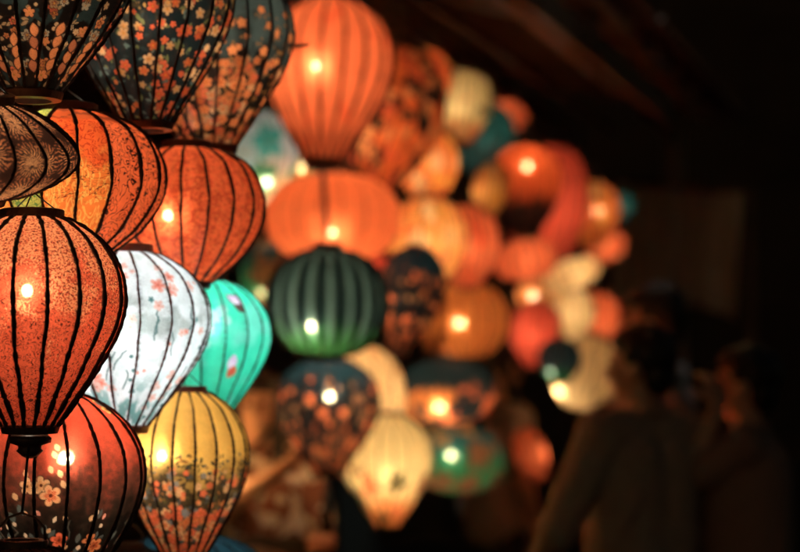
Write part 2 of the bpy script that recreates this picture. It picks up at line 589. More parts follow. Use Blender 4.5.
def paint_teal_blossom(P, loc):     # second: coral and cream blossoms on dark slate, speckled olive above
    P.fill((.012, .019, .021))
    n1 = P.noise(12)
    P.fill((.14, .09, .04), np.clip((n1 - .5) * 8, 0, 1) * np.clip((.62 - P.t) * 6, 0, 1))
    P.fill((.02, .02, .02), np.clip((P.noise(5) - .55) * 10, 0, 1))
    for p, s in P.scatter(700, 0, .55): P.leaf(p, s, P.rg.uniform(1.5, 3.5), P.rg.uniform(1, 1.7), P.rg.uniform(0, 6), [(.5, .26, .08), (.28, .16, .06), (.10, .10, .06)][P.rg.integers(3)])
    for p, s in P.scatter(620, .3, 1): P.leaf(p, s, P.rg.uniform(2.5, 6), P.rg.uniform(1.4, 2.4), P.rg.uniform(0, 6), [(.10, .14, .13), (.15, .15, .06), (.03, .04, .04)][P.rg.integers(3)])
    for p, s in P.scatter(330, .45, .97):
        c = [CORAL, CORAL, CREAM, ORG][P.rg.integers(4)]
        P.flower(p, s, P.rg.uniform(3.2, 7), P.dim(c, .45, .95), 5, P.rg.uniform(0, 6), deep=(.55, .06, .02) if c != CREAM else (.6, .25, .08))
    for p, s in P.scatter(40, .4, .8): P.flower(p, s, P.rg.uniform(5, 7), CREAM, 8, P.rg.uniform(0, 6), eye=(.8, .3, .05))


def paint_slate_floral(P, loc):     # third: plain slate shoulder, black belt, dense orange flowers below
    P.fill((.065, .090, .088))
    n1 = P.noise(16)
    P.fill((.008, .006, .005), np.clip((P.t + (n1 - .5) * .35 - .44) * 6, 0, 1))
    for p, s in P.scatter(700, .36, .95): P.leaf(p, s, P.rg.uniform(1.5, 3), P.rg.uniform(1, 1.6), P.rg.uniform(0, 6), (.3, .13, .04))
    for p, s in P.scatter(60, .35, .62): P.flower(p, s, P.rg.uniform(3.5, 6), ORG, 5, P.rg.uniform(0, 6))
    for p, s in P.scatter(560, .60, 1):
        c = [ORG, CORAL, ORG, CREAM][P.rg.integers(4)]
        P.flower(p, s, P.rg.uniform(3.5, 6.5), P.dim(c, .4, .95), 5, P.rg.uniform(0, 6), deep=(.4, .06, .02))


def paint_red_dusk(P, loc):         # bottom left: coral shoulder fading to black with painted blossom
    P.fill((.78, .10, .05))
    n1 = P.noise(5, 2); n2 = P.noise(40, 2)
    tt = P.t + (n2 - .5) * .10 + (n1 - .5) * .12
    P.fill((.22, .05, .03), np.clip((tt - .25) * 5, 0, 1))
    P.fill((.045, .022, .014), np.clip((tt - .38) * 6, 0, 1))
    P.fill((.008, .006, .005), np.clip((tt - .48) * 7, 0, 1))
    for p, s in P.scatter(46, .55, .9):
        pts = [(p, s)]
        for _ in range(4): pts.append((pts[-1][0] + P.rg.normal(0, .05), pts[-1][1] + P.rg.uniform(4, 9)))
        P.stroke(pts, .7, (.10, .09, .07))
    for p, s in P.scatter(90, .56, 1): P.leaf(p, s, 6, 3.2, P.rg.uniform(1, 2.2), (.09, .10, .09))
    for p, s in P.scatter(190, .54, .98): P.leaf(p, s, P.rg.uniform(3, 4.2), P.rg.uniform(2, 2.8), P.rg.uniform(.8, 2.3), [CREAM, PINK, (.85, .62, .42)][P.rg.integers(3)])
    for p, s in P.scatter(60, .66, 1): P.flower(p, s, P.rg.uniform(6, 10), [CORAL, ORG][P.rg.integers(2)], 5, P.rg.uniform(0, 6), eye=(.2, .03, .01), deep=(.45, .06, .02))
    for px, py, R, c, dp in ((43, 482, 9, CREAM, (.75, .32, .12)), (57, 481, 9.5, CREAM, (.8, .36, .14)), (66, 491, 11.5, (.9, .42, .2), (.72, .12, .04)), (116, 410, 8, (.9, .6, .2), (.45, .12, .03)), (111, 402, 4.5, (.9, .6, .2), (.3, .1, .03))):
        p, s = loc(px, py); P.flower(p, s, R, c, 5, px, eye=(.12, .02, .01), deep=dp)
    for px, py in ((41, 470), (66, 466), (75, 470), (69, 452), (71, 445), (74, 458), (30, 492), (78, 480)):
        p, s = loc(px, py); P.leaf(p, s, 4.5, 3.2, 1.2, CREAM)
    for px, py in ((35, 505), (26, 512), (120, 405)):
        p, s = loc(px, py); P.leaf(p, s, 6.5, 4, 1.2, (.10, .12, .11))


def paint_white_landscape(P, loc):  # white silk with a grey wash, coral blossom, teal twigs
    P.fill((.84, .90, .90))
    n1 = P.noise(38, 4); n2 = P.noise(14, 3); n3 = P.noise(22, 3)
    band = np.exp(-((P.t - .44 - (n1 - .5) * .26) / .045) ** 2)
    P.fill((.42, .48, .45), np.clip(band * np.clip((n2 - .30) * 4, 0, 1) * 1.1, 0, .85))
    P.fill((.50, .66, .62), np.clip((n3 - .64) * 5, 0, .4))
    low = np.clip((P.t - .66) * 5, 0, 1)
    P.fill((.10, .34, .31), np.clip((n2 - .46) * 6, 0, 1) * low * .85)
    for p, s in P.scatter(60, .45, .95):
        pts = [(p, s)]; a = P.rg.uniform(-1, 1)
        for _ in range(5): pts.append((pts[-1][0] + a * .05 + P.rg.normal(0, .02), pts[-1][1] - P.rg.uniform(2, 8)))
        P.stroke(pts, .8, (.06, .16, .15), .9)
    for p, s in P.scatter(60, .2, .95):
        P.flower(p, s, P.rg.uniform(2, 4), (.10, .25, .24), 5, 1, eye=(.05, .1, .1), out=None)
    for px, py, R in ((128, 292, 11), (133, 280, 6), (167, 288, 9), (180, 292, 9), (176, 279, 8), (105, 378, 8), (109, 383, 7), (146, 373, 3), (153, 371, 3), (193, 333, 4), (178, 345, 3), (90, 360, 4)):
        p, s = loc(px, py); P.flower(p, s, R, (.84, .42, .34), 5, px, eye=(.7, .15, .1), out=None, deep=(.85, .22, .15))
    for p, s in P.scatter(70, .15, .9): P.flower(p, s, P.rg.uniform(3, 8), (.84, .52, .44), 5, 1, eye=(.7, .2, .12), out=None)


def paint_turquoise(P, loc):
    P.fill((.055, .69, .45))
    n1 = P.noise(30, 3)
    P.fill((.22, .66, .56), np.clip((n1 - .55) * 6, 0, 1) * .6)
    for px, py, R in ((220, 318, 9), (228, 312, 7), (215, 332, 7), (233, 322, 6), (212, 345, 6)):
        p, s = loc(px, py); P.flower(p, s, R, (.40, .72, .64), 7, px, out=None, eye=(.3, .6, .5))
    for px, py in ((241, 304), (237, 366)):
        p, s = loc(px, py)
        P.leaf(p, s - 3, 10, 6, .7 if py < 350 else 1.7, (.75, .50, .72), (.12, .12, .12) if py < 350 else None)
        P.leaf(p + .03, s + 7, 8, 5.5, .5 if py < 350 else 1.9, (.10, .06, .05) if py < 350 else (.75, .12, .06))
        P.flower(p - .02, s - 1, 4, (.85, .70, .85), 5, 0, out=None)
    for p, s in P.scatter(14, .2, .9): P.flower(p, s, P.rg.uniform(4, 8), (.7, .35, .5), 5, 1, out=None)


def paint_yellow_meadow(P, loc):
    P.fill((.95, .56, .14))
    n1 = P.noise(8, 2); n2 = P.noise(20, 2)
    tt = P.t + (n2 - .5) * .16 - .04
    m = np.clip((tt - .36) * 4.5, 0, 1)
    P.fill((.035, .026, .018), np.clip(m * 1.3 * (.80 + .4 * (n1 > .40)), 0, .97))
    P.fill((.10, .12, .12), np.clip((tt - .62) * 4, 0, 1) * (n2 > .5))
    for p, s in P.scatter(1900, .40, 1): P.leaf(p, s, P.rg.uniform(1.4, 3.6), P.rg.uniform(.9, 1.7), P.rg.uniform(0, 6), [(.03, .02, .015), (.08, .10, .11), (.40, .17, .05), (.10, .09, .03), (.02, .02, .02)][P.rg.integers(5)])
    for p, s in P.scatter(320, .48, .82): P.flower(p, s, P.rg.uniform(2.5, 5), [CORAL, CREAM, ORG, (.2, .22, .24)][P.rg.integers(4)], 5, P.rg.uniform(0, 6), out=None)
    for p, s in P.scatter(300, .70, 1): P.flower(p, s, P.rg.uniform(4, 7), [CORAL, CORAL, CREAM, ORG][P.rg.integers(4)], 5, P.rg.uniform(0, 6), deep=(.6, .08, .03))


# ---------------------------------------------------------------- lantern builder
_twins = {}


def lined(mat):
    """the same cloth, lined: its bulb does not show as a point"""
    if mat.name not in _twins:
        m = mat.copy(); m.name = mat.name + '_lined'
        m.node_tree.nodes['core'].inputs[0].default_value = 0
        m.node_tree.nodes['halo'].inputs[0].default_value = .03
        _twins[mat.name] = m
    return _twins[mat.name]


GROUP = 'silk lanterns hanging at the market stall'
LANTERNS = []
BULBMATS = {}


def lantern(label, cx, top, bot, wpx, D, kind, mat, bulb=None, glow=1.0, tilt=0.0, lean=0.0, N=18, spin=0.0,
            rows=40, sub=5, paint=None, warm=(1, .86, .64), ribmat=None, ring=None, finial='plain', bail=False,
            ribr=.0022, name='silk_lantern', br=.0095, seed=1, ribjit=.28, hid=None, cordr=.0022, ringh=1.0, hook=None):
    R = wpx / 2 * D / FP
    H = (bot - top) * D / FP
    base = at(cx, bot, D)
    if bulb is None: mat = lined(mat)
    root = empty(name, base, (lean, tilt, spin))
    tag(root, label, 'lantern', GROUP)
    if paint: rows, sub = 330, 30
    z, r, s = sample_profile(kind, R, H, rows)
    cols = N * sub
    f = np.arange(cols) % sub / sub
    i = np.arange(cols) // sub
    a0 = i * 2 * np.pi / N; a1 = (i + 1) * 2 * np.pi / N
    cxn = np.cos(a0) * (1 - f) + np.cos(a1) * f
    cyn = np.sin(a0) * (1 - f) + np.sin(a1) * f
    sag = 1 - .035 * 4 * f * (1 - f)
    co = np.zeros((rows, cols, 3))
    taut = np.interp(np.linspace(0, 1, rows), [0, .2, .8, 1], [0, 1, 1, 0])[:, None]
    sg = 1 - (1 - sag)[None, :] * taut
    co[..., 0] = r[:, None] * cxn * sg
    co[..., 1] = r[:, None] * cyn * sg
    co[..., 2] = (H - z)[:, None]
    me = bpy.data.meshes.new('shade')
    me.vertices.add(rows * cols)
    me.vertices.foreach_set('co', co.reshape(-1))
    a = np.arange(rows - 1)[:, None] * cols; b = np.arange(cols)[None, :]; bn = (b + 1) % cols
    quads = np.stack([a + b, a + cols + b, a + cols + bn, a + bn], -1).reshape(-1, 4)
    nf = len(quads)
    me.loops.add(nf * 4); me.polygons.add(nf)
    me.loops.foreach_set('vertex_index', quads.reshape(-1).astype(np.int32))
    me.polygons.foreach_set('loop_start', np.arange(nf, dtype=np.int32) * 4)
    me.polygons.foreach_set('use_smooth', np.ones(nf, dtype=bool))
    me.update()
    # uv: cloth in metres (each gore cut from flat cloth), panel = (gore index + fraction, down 0..1)
    rowi = (np.arange(rows - 1)[:, None] + np.zeros((1, cols), int)).reshape(-1)
    coli = (np.zeros((rows - 1, 1), int) + np.arange(cols)[None, :]).reshape(-1)
    gi = coli // sub
    fl = (coli % sub) / sub
    Wg = 2 * np.pi * R / N * 1.13
    uvc = np.zeros((nf, 4, 2)); uvp = np.zeros((nf, 4, 2))
    for k, (dr, dc) in enumerate(((0, 0), (1, 0), (1, 1), (0, 1))):
        rr = rowi + dr; ff = fl + dc / sub
        uvc[:, k, 0] = gi * Wg + (ff - .5) * 2 * np.pi * r[rr] / N + seed * .731
        uvc[:, k, 1] = s[rr] + seed * .37
        uvp[:, k, 0] = gi + np.clip(ff, .001, .999); uvp[:, k, 1] = s[rr] / s[-1]
    l1 = me.uv_layers.new(name='cloth'); l1.data.foreach_set('uv', uvc.reshape(-1))
    l2 = me.uv_layers.new(name='panel'); l2.data.foreach_set('uv', uvp.reshape(-1))
    if paint:
        scl = FP / D
        P = Paint(rows, cols, r, s, scl, seed)

        def loc(px, py):
            zz = (py - top) / scl
            rr = np.interp(zz, z, r); ss = np.interp(zz, z, s) * scl
            ang = math.asin(max(-.98, min(.98, (px - cx) / scl / rr))) - math.pi / 2 - spin   # facing the camera is -Y
            return ang % (2 * math.pi), ss
        paint(P, loc)
        at_ = me.color_attributes.new('paint', 'FLOAT_COLOR', 'POINT')
        c4 = np.ones((rows * cols, 4), dtype=np.float32); c4[:, :3] = np.clip(P.C, 0, 1).reshape(-1, 3)
        at_.data.foreach_set('color', c4.reshape(-1))
    shade = link_mesh('shade', me, mat, root)
    # ribs: one bowed stick wound with thread, copied round
    rng = random.Random(seed)
    bm = bmesh.new()
    zr, rr_, _ = sample_profile(kind, R, H, 90 if D < 4 else 30)
    tw = [rng.uniform(-1, 1) for _ in range(14)]
    tube(bm, [(rr_[k] + ribr * .35, .0014 * float(np.interp(k / (len(zr) - 1) * 13, range(14), tw)), H - zr[k]) for k in range(len(zr))],
         [ribr * (1 + .22 * float(np.interp(k / (len(zr) - 1) * 13, range(14), tw[::-1]))) for k in range(len(zr))], 6, ribjit, rng)
    rme = None
    for k in range(N):
        if rme is None:
            o = obj('rib', bm, ribmat or RIB, root); rme = o.data
        else:
            o = bpy.data.objects.new('rib', rme); COL.objects.link(o); o.parent = root
        o.rotation_euler = (0, 0, k * 2 * math.pi / N + rng.uniform(-.011, .011))
    # rings
    rt, rb = r[0], r[-1]
    rh = max(.008, .05 * R * 1.6) * ringh
    bm = bmesh.new()
    lathe(bm, [(rt * .72, H - rh * .3), (rt * 1.02, H - rh * .3), (rt * 1.08, H), (rt * 1.08, H + rh), (rt * 1.02, H + rh * 1.12), (rt * .72, H + rh * 1.1), (rt * .72, H - rh * .3)], 36, False)
    obj('top_ring', bm, ring or WOOD, root, False)
    bm = bmesh.new()
    lathe(bm, [(rb * .70, rh * .3), (rb * 1.04, rh * .3), (rb * 1.10, 0), (rb * 1.02, -rh * .9), (rb * .7, -rh * 1.0), (rb * .70, rh * .3)], 36, False)
    obj('bottom_ring', bm, ring or WOOD, root, False)
    if finial == 'turned':
        bm = bmesh.new()
        lathe(bm, [(rb * .62, -rh * .9), (rb * .80, -rh * 1.5), (rb * .78, -rh * 2.1), (rb * .45, -rh * 2.5), (rb * .42, -rh * 2.9), (rb * .50, -rh * 3.2), (rb * .30, -rh * 3.9), (rb * .12, -rh * 4.2)], 24)
        obj('finial', bm, WOOD, root)
    elif finial == 'tassel':
        bm = bmesh.new()
        tube(bm, [(0, 0, -rh), (0, 0, -rh * 2.4), (0, 0, -rh * 3), (0, 0, -rh * 6), (0, 0, -rh * 9)], [.004, .004, .012, .016, .020], 10, .1, rng)
        obj('tassel', bm, CORD, root)
    if bail:
        root['bail'] = 1
        bm = bmesh.new()
        tube(bm, [(-rt * 1.0, 0, H + rh), (-rt * .95, 0, H + rh * 3), (-rt * .55, 0, H + rh * 4.6), (0, 0, H + rh * 5.3), (rt * .55, 0, H + rh * 4.6), (rt * .95, 0, H + rh * 3), (rt * 1.0, 0, H + rh)], .0022, 8)
        obj('bail', bm, WIRE, root)
    if hook:
        bm = bmesh.new()
        hz = H * hook[0]; hr = float(np.interp(H - hz, z, r))
        tube(bm, [(hr * .9, 0, hz), (hr + .02, 0, hz + .001), (hr + .034, .004, hz + .003)], [.004, .0035, .003], 6, .1, rng)
        ho = obj('stick_end', bm, WOOD, root); ho.rotation_euler = (0, 0, -spin)
    # bulb
    if bulb is None: bulb = hid or (cx, top + (bot - top) * .5)
    bp = at(bulb[0], bulb[1], D)
    rot = Euler((lean, tilt, spin)).to_matrix()
    lp = rot.transposed() @ (bp - base)
    bm = bmesh.new()
    bmesh.ops.create_uvsphere(bm, u_segments=10, v_segments=7, radius=br, matrix=Matrix.Translation(lp))
    st = glow * 3.6 * 100 * (R / .15) ** 2 * (.0095 / br) ** 2
    obj('bulb', bm, mat_bulb('bulb_glow', warm, st), root)
    bm = bmesh.new()
    tube(bm, [(0, 0, H + rh), (lp.x * .7, lp.y * .7, (H * .6 + lp.z * .4)), (lp.x, lp.y, lp.z + br * 1.4)], .0012, 6)
    obj('bulb_wire', bm, CORD, root)
    LANTERNS.append(dict(cordr=cordr, root=root, R=R, H=H, r=r, z=z, rh=rh, cx=cx, cy=(top + bot) / 2, D=D, label=label, top=(base + rot @ Vector((0, 0, H + rh))), bot=(base + rot @ Vector((0, 0, -rh)))))
    return root

# ---------------------------------------------------------------- cloths
M = {}
M['red_brocade'] = mat_red_brocade()
M['patchwork'] = mat_orange_patchwork()
M['chrys'] = mat_chrysanthemum()
M['damask'] = mat_coral_damask()
M['painted'] = mat_painted('painted_silk')
c_or, c_red, c_cream, c_teal, c_gold, c_dk = (.90, .19, .068), (.80, .11, .055), (.88, .55, .25), (.03, .17, .16), (.88, .36, .06), (.03, .035, .035)
M['orange'] = fabric('plain_orange_silk', c_or, blot=((.84, .13, .045), 9, .6))
M['orange_bright'] = fabric('bright_orange_silk', (.91, .20, .062))
M['red'] = fabric('plain_red_silk', c_red)
M['green'] = fabric('bottle_green_silk', (.012, .028, .027), (.035, .13, .035), .60, .80, sheen_stripe=(.13, .20, .16))
M['cream'] = fabric('cream_silk', (.90, .58, .26), blot=((.80, .33, .12), 14, .6))
M['cream_red'] = fabric('cream_silk_with_red_foot', (.92, .66, .28), (.85, .26, .07), .60, .9, flowers=[dict(scale=8, cols=[c_or, (.04, .05, .02), (.92, .5, .2)], lo=.42, size=.45)])
M['dark_floral'] = fabric('dark_teal_floral_silk', (.015, .05, .065), (.012, .012, .012), .15, .45, flowers=[dict(scale=20, cols=[c_or, (.3, .12, .06), (.5, .12, .04)], lo=.22, size=.36), dict(scale=17, cols=[c_or, (.6, .14, .05)], lo=.62, size=.48)])
M['red_floral'] = fabric('orange_silk_with_dark_blossom', (.85, .15, .035), flowers=[dict(scale=15, cols=[(.88, .27, .09), (.05, .02, .015), (.75, .10, .04)], size=.5)], blot=((.015, .010, .008), 6, .475))
M['orange_floral'] = fabric('orange_floral_silk', (.88, .22, .05), flowers=[dict(scale=11, cols=[c_gold, (.75, .10, .03), c_cream], size=.5)])
M['gold_floral'] = fabric('amber_floral_silk', (.90, .36, .09), flowers=[dict(scale=10, cols=[(.8, .2, .05), c_cream, c_gold], size=.5)])
M['amber'] = fabric('amber_brown_silk', (.62, .17, .035))
M['teal'] = fabric('dark_teal_silk', c_teal, (.03, .10, .10), .3, .7)
M['teal_green'] = fabric('teal_green_silk', (.025, .11, .10), (.05, .26, .10), .3, .6, flowers=[dict(scale=7, cols=[(.5, .25, .07), (.35, .12, .05)], size=.5)])
M['mixed_white'] = fabric('white_and_teal_silk', (.80, .80, .70), (.75, .38, .15), .35, .75, flowers=[dict(scale=7, cols=[(.05, .45, .33), (.08, .25, .10), (.8, .85, .75)], size=.6)])
M['dark_top_red'] = fabric('red_silk_with_black_foot', (.82, .12, .03), (.03, .012, .01), .52, .70)
M['dark_foot_orange'] = fabric('dark_silk_with_orange_lobes', (.012, .028, .03), flowers=[dict(scale=5.5, cols=[c_or, (.7, .2, .05)], lo=.42, size=.60)])
M['brown'] = fabric('dark_brown_silk', (.08, .03, .02), scroll=((.3, .1, .04), 40))
M['blue'] = fabric('slate_blue_silk', (.04, .13, .17), (.03, .09, .12), .3, .6)
W0, W1, W2 = (1, .86, .64), (.96, 1, 1), (1, .88, .66)

# ---------------------------------------------------------------- the lanterns, nearest first
L = lantern
R10 = rad(10)
L('coral red brocade lantern speckled with gold, above the coral and black blossom one', 30, 217, 427, 186, 3.0, 'teardrop', M['red_brocade'],
  bulb=(27, 291), glow=1.0, spin=R10, finial='turned', rows=110, sub=8, ribr=.0036, seed=1)
L('coral lantern fading to black with painted cream blossom, below the red brocade one', 51, 396, 604, 184, 3.18, 'teardrop', M['painted'],
  bulb=(65, 459), glow=1.15, spin=R10, paint=paint_red_dusk, ribr=.0028, ring=REDWOOD, seed=2)
L('orange patchwork brocade lantern with green and gold gores and little bare trees', 64, 112, 262, 200, 3.30, 'ball', M['patchwork'],
  hid=(45, 165), glow=1.15, spin=rad(7), rows=110, sub=8, ribr=.0032, seed=3)
L('dark tilted saucer lantern with gold chrysanthemums, cut by the left edge', -26, 100, 196, 200, 2.95, 'saucer', M['chrys'],
  glow=1.5, tilt=rad(6), lean=rad(14), spin=rad(4), rows=100, sub=8, ribr=.0026, seed=4)
L('black lantern with orange blossoms and looped petals in the top left corner', 31, -112, 93, 204, 3.12, 'teardrop', M['painted'],
  glow=.6, paint=paint_black_floral, spin=R10, ribr=.0026, seed=5)
L('slate lantern with coral and cream blossoms, second from the left along the top', 147, -85, 124, 172, 3.42, 'teardrop', M['painted'],
  glow=1.0, paint=paint_teal_blossom, spin=rad(6), ribr=.0028, seed=6)
L('slate shouldered lantern with dense orange flowers below, third from the left along the top', 210, -40, 148, 174, 3.72, 'teardrop', M['painted'],
  glow=1.1, paint=paint_slate_floral, spin=rad(3), tilt=rad(-2), hook=(.53,), ribr=.0028, seed=7)
L('round coral damask lantern under the slate shouldered one', 186, 148, 283, 158, 3.60, 'ball', M['damask'],
  bulb=(169, 215), glow=.95, spin=rad(12), rows=80, sub=8, ribr=.0028, seed=8)
L('white silk lantern painted with a grey landscape and coral blossom', 121, 252, 427, 178, 3.42, 'teardrop', M['painted'],
  hid=(126, 328), glow=1.12, warm=W1, paint=paint_white_landscape, ribmat=RIBRED, spin=R10, ribr=.0022, ring=REDWOOD, seed=9)
L('turquoise lantern with pink butterflies, behind the white one', 203, 281, 424, 138, 3.76, 'teardrop', M['painted'],
  hid=(212, 325), glow=1.2, warm=W1, paint=paint_turquoise, spin=rad(14), ribr=.0016, seed=10)
L('yellow lantern fading into a dark flower meadow, lowest of the lit foreground ones', 184, 392, 562, 128, 3.52, 'teardrop', M['painted'],
  bulb=(163, 456), glow=1.5, warm=W2, paint=paint_yellow_meadow, spin=rad(6), ribr=.0022, ring=REDWOOD, seed=11)
L('slate blue lantern peeping up at the bottom edge, under the yellow one', 186, 536, 660, 170, 3.95, 'ball', M['blue'], glow=.35, warm=W1, ribr=.0022, spin=.1, seed=12)
L('dark brown lantern with a wire bail in the bottom left corner', 20, 548, 700, 160, 2.88, 'ball', M['brown'], glow=.05, bail=True, ribr=.0024, seed=13)
L('unlit dark lantern with a wire bail between the coral and the yellow lantern', 124, 549, 690, 120, 3.62, 'ball', M['brown'], glow=.05, bail=True, seed=14)

# middle strand
L('large plain orange teardrop lantern at the top of the middle strand', 323, -2, 162, 132, 5.60, 'teardrop', M['orange'],
  bulb=(318, 66), glow=1.45, ringh=1.5, tilt=rad(3), ribr=.0045, seed=15, spin=.1)
L('flattened plain orange lantern between the big orange and the green one', 333, 174, 262, 136, 6.05, 'pumpkin', M['orange_bright'],
  bulb=(333, 231), glow=1.1, ribr=.0012, seed=16)
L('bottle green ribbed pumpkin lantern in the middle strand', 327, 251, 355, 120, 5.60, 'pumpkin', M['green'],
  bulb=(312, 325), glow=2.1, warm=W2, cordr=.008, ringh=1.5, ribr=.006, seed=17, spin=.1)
L('dark floral lantern with orange flowered foot, under the green one', 327, 360, 472, 106, 5.95, 'teardrop', M['dark_floral'],
  bulb=(330, 397), glow=1.7, cordr=.008, ringh=1.6, ribr=.003, seed=18, finial='tassel')
L('cream lantern half hidden behind the dark floral one', 352, 346, 462, 108, 6.40, 'egg', M['cream'], glow=1.5, seed=19)
L('cream lantern with red foot, lowest of the middle ones', 387, 416, 526, 90, 6.14, 'teardrop', M['cream_red'], glow=1.4, seed=20, warm=W2)
L('white and teal lantern in the gap left of the big orange one', 262, 112, 206, 76, 6.50, 'ball', M['mixed_white'], glow=1.2, warm=W1, bulb=(266, 181), seed=21)
L('small green lantern behind the left shoulder of the bottle green one', 290, 150, 215, 60, 6.95, 'ball', M['teal_green'], glow=1.2, warm=W2, bulb=(300, 168), seed=22)
L('dim olive lantern between the coral damask and the bottle green one', 272, 238, 312, 66, 6.6, 'ball', M['teal_green'], glow=.5, warm=W0, bulb=(262, 292), seed=23)

# right of the strand
L('tall orange lantern with a dark blossom patch, right of the big plain orange one', 366, 44, 204, 106, 6.25, 'teardrop', M['red_floral'], glow=1.15, tilt=rad(15), seed=24)
L('small orange lantern peeping out behind the tall dark blossomed one', 424, 48, 116, 56, 6.9, 'ball', M['orange_floral'], glow=.9, seed=25)
L('cream lantern high up, right of the tall orange one', 459, 70, 143, 54, 7.1, 'egg', M['cream_red'], glow=.85, seed=26, tilt=rad(8))
L('orange floral lantern with a golden glow, below the high cream one', 427, 130, 202, 66, 6.75, 'ball', M['orange_floral'], glow=1.25, seed=27)
L('dark teal lantern under a red one, right of the high cream one', 484, 104, 178, 64, 7.6, 'ball', M['teal'], glow=.5, seed=28, warm=W2)
L('small red lantern above the dark teal one', 503, 100, 132, 38, 8.1, 'ball', M['orange'], glow=.9, seed=29, tilt=rad(20))
L('narrow amber lantern beside the ringed red one', 483, 162, 220, 36, 7.12, 'egg', M['gold_floral'], glow=.8, tilt=rad(12), seed=30)
L('amber floral lantern in the middle of the cluster', 428, 199, 286, 82, 6.35, 'ball', M['gold_floral'], glow=1.35, seed=31, warm=W2)
L('orange lantern behind the right side of the amber floral one', 467, 206, 288, 66, 6.75, 'ball', M['orange'], glow=1.0, seed=32)
L('dark lantern with orange flowered foot between the green and the brown amber one', 398, 246, 352, 66, 6.15, 'teardrop', M['dark_floral'], glow=1.4, tilt=rad(12), seed=33)
L('small red lantern behind the right shoulder of the bottle green one', 376, 256, 306, 46, 6.9, 'ball', M['red'], glow=1.1, seed=34)
L('brown amber pumpkin lantern with a bright bulb', 466, 284, 357, 88, 6.95, 'pumpkin', M['amber'], glow=1.0, bulb=(460, 323), seed=35, ribr=.003, br=.011)
L('brown amber lantern hanging left of the brighter brown amber pumpkin one', 430, 286, 352, 34, 6.6, 'ball', M['amber'], glow=.9, seed=36)
L('dark flat lantern with orange lobes round its bulb', 447, 360, 424, 96, 6.9, 'pumpkin', M['dark_foot_orange'], glow=1.5, warm=W2, bulb=(440, 406), seed=37, br=.011)
L('dark teal green lantern, lowest right of the cream ones', 460, 428, 492, 92, 7.3, 'pumpkin', M['teal_green'], glow=.75, warm=W2, bulb=(452, 456), seed=38, br=.011, finial='tassel')

# far right end of the stall
L('red lantern with a black foot and bright bulb near the right end', 526, 146, 236, 74, 7.35, 'teardrop', M['dark_top_red'], glow=.9, bulb=(527, 167), seed=39, br=.012)
L('tall orange lantern behind the black footed red one', 540, 146, 268, 80, 8.0, 'egg', M['red'], glow=1.1, seed=40, tilt=rad(7))
L('wide orange lantern under the black footed red one', 528, 240, 280, 64, 7.6, 'pumpkin', M['orange'], glow=.9, seed=41, tilt=rad(-8))
L('orange lantern with a pale yellow bulb at the upper right end', 592, 182, 246, 56, 8.35, 'ball', M['orange_floral'], glow=.7, bulb=(598, 211), seed=42, br=.02)
L('small teal lantern at the upper right end of the cluster', 621, 192, 222, 26, 9.1, 'ball', M['teal'], glow=.9, seed=43, warm=W2)
L('small orange lantern under the teal one at the right end', 605, 230, 262, 42, 8.9, 'ball', M['orange'], glow=1.0, seed=44)
L('long cream lantern lying aslant at the right end', 577, 259, 289, 62, 7.75, 'pumpkin', M['cream'], glow=.9, seed=45, tilt=rad(-22), warm=W2)
L('pinkish red lantern at the right end under a pale bulb', 532, 301, 368, 50, 7.5, 'ball', M['red'], glow=1.2, seed=46, tilt=rad(6))
L('dim red brown lantern with a pale bulb above the pinkish red one', 536, 280, 316, 40, 8.0, 'ball', M['amber'], glow=2.0, bulb=(533, 296), seed=47, br=.011, warm=W1)
L('cream lantern in front of a round orange one at the right end', 571, 289, 340, 48, 7.82, 'ball', M['cream'], glow=1.0, seed=48, warm=W2)
L('round orange lantern behind the cream one at the right end', 597, 293, 345, 48, 8.4, 'ball', M['orange'], glow=1.0, seed=49)
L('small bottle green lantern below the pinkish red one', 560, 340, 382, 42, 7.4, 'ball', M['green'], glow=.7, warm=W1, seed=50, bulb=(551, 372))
L('cream lantern with a very bright bulb, behind the small bottle green one', 574, 334, 408, 72, 8.05, 'ball', M['cream'], glow=1.3, bulb=(560, 391), seed=51, tilt=rad(18), warm=W2, br=.013)
L('small orange lantern low beside the arm of the man in the dark shirt', 541, 426, 480, 34, 8.2, 'egg', M['orange'], glow=.9, seed=52, tilt=rad(-22))

L('added hidden cream lantern glowing low behind the yellow meadow one, lighting the woman in white', 196, 405, 508, 92, 6.0, 'ball', M['cream'], glow=7.5, seed=53)  # added fill lantern for the woman, mostly hidden by the yellow one
L('added hidden orange lantern glowing behind the back of the man in the dark shirt', 594, 452, 528, 72, 6.35, 'ball', M['orange'], glow=12, seed=54)  # added fill lantern, hidden behind the man to rim his arm
for _n, (_x, _y, _D, _l) in enumerate(((668, -58, 7.6, 'nearer'), (664, 10, 11.5, 'farther'))):  # two added lanterns out of view: spill light for people, beams and canvas
    L('added unseen round white lantern strung over the street above the picture, the %s of two' % _l, _x, _y - 150, _y - 20 if _n == 0 else _y - 60, 130, _D, 'ball', M['cream'], warm=W1, glow=4, seed=60 + _n)
    LANTERNS[-1]['free'] = True

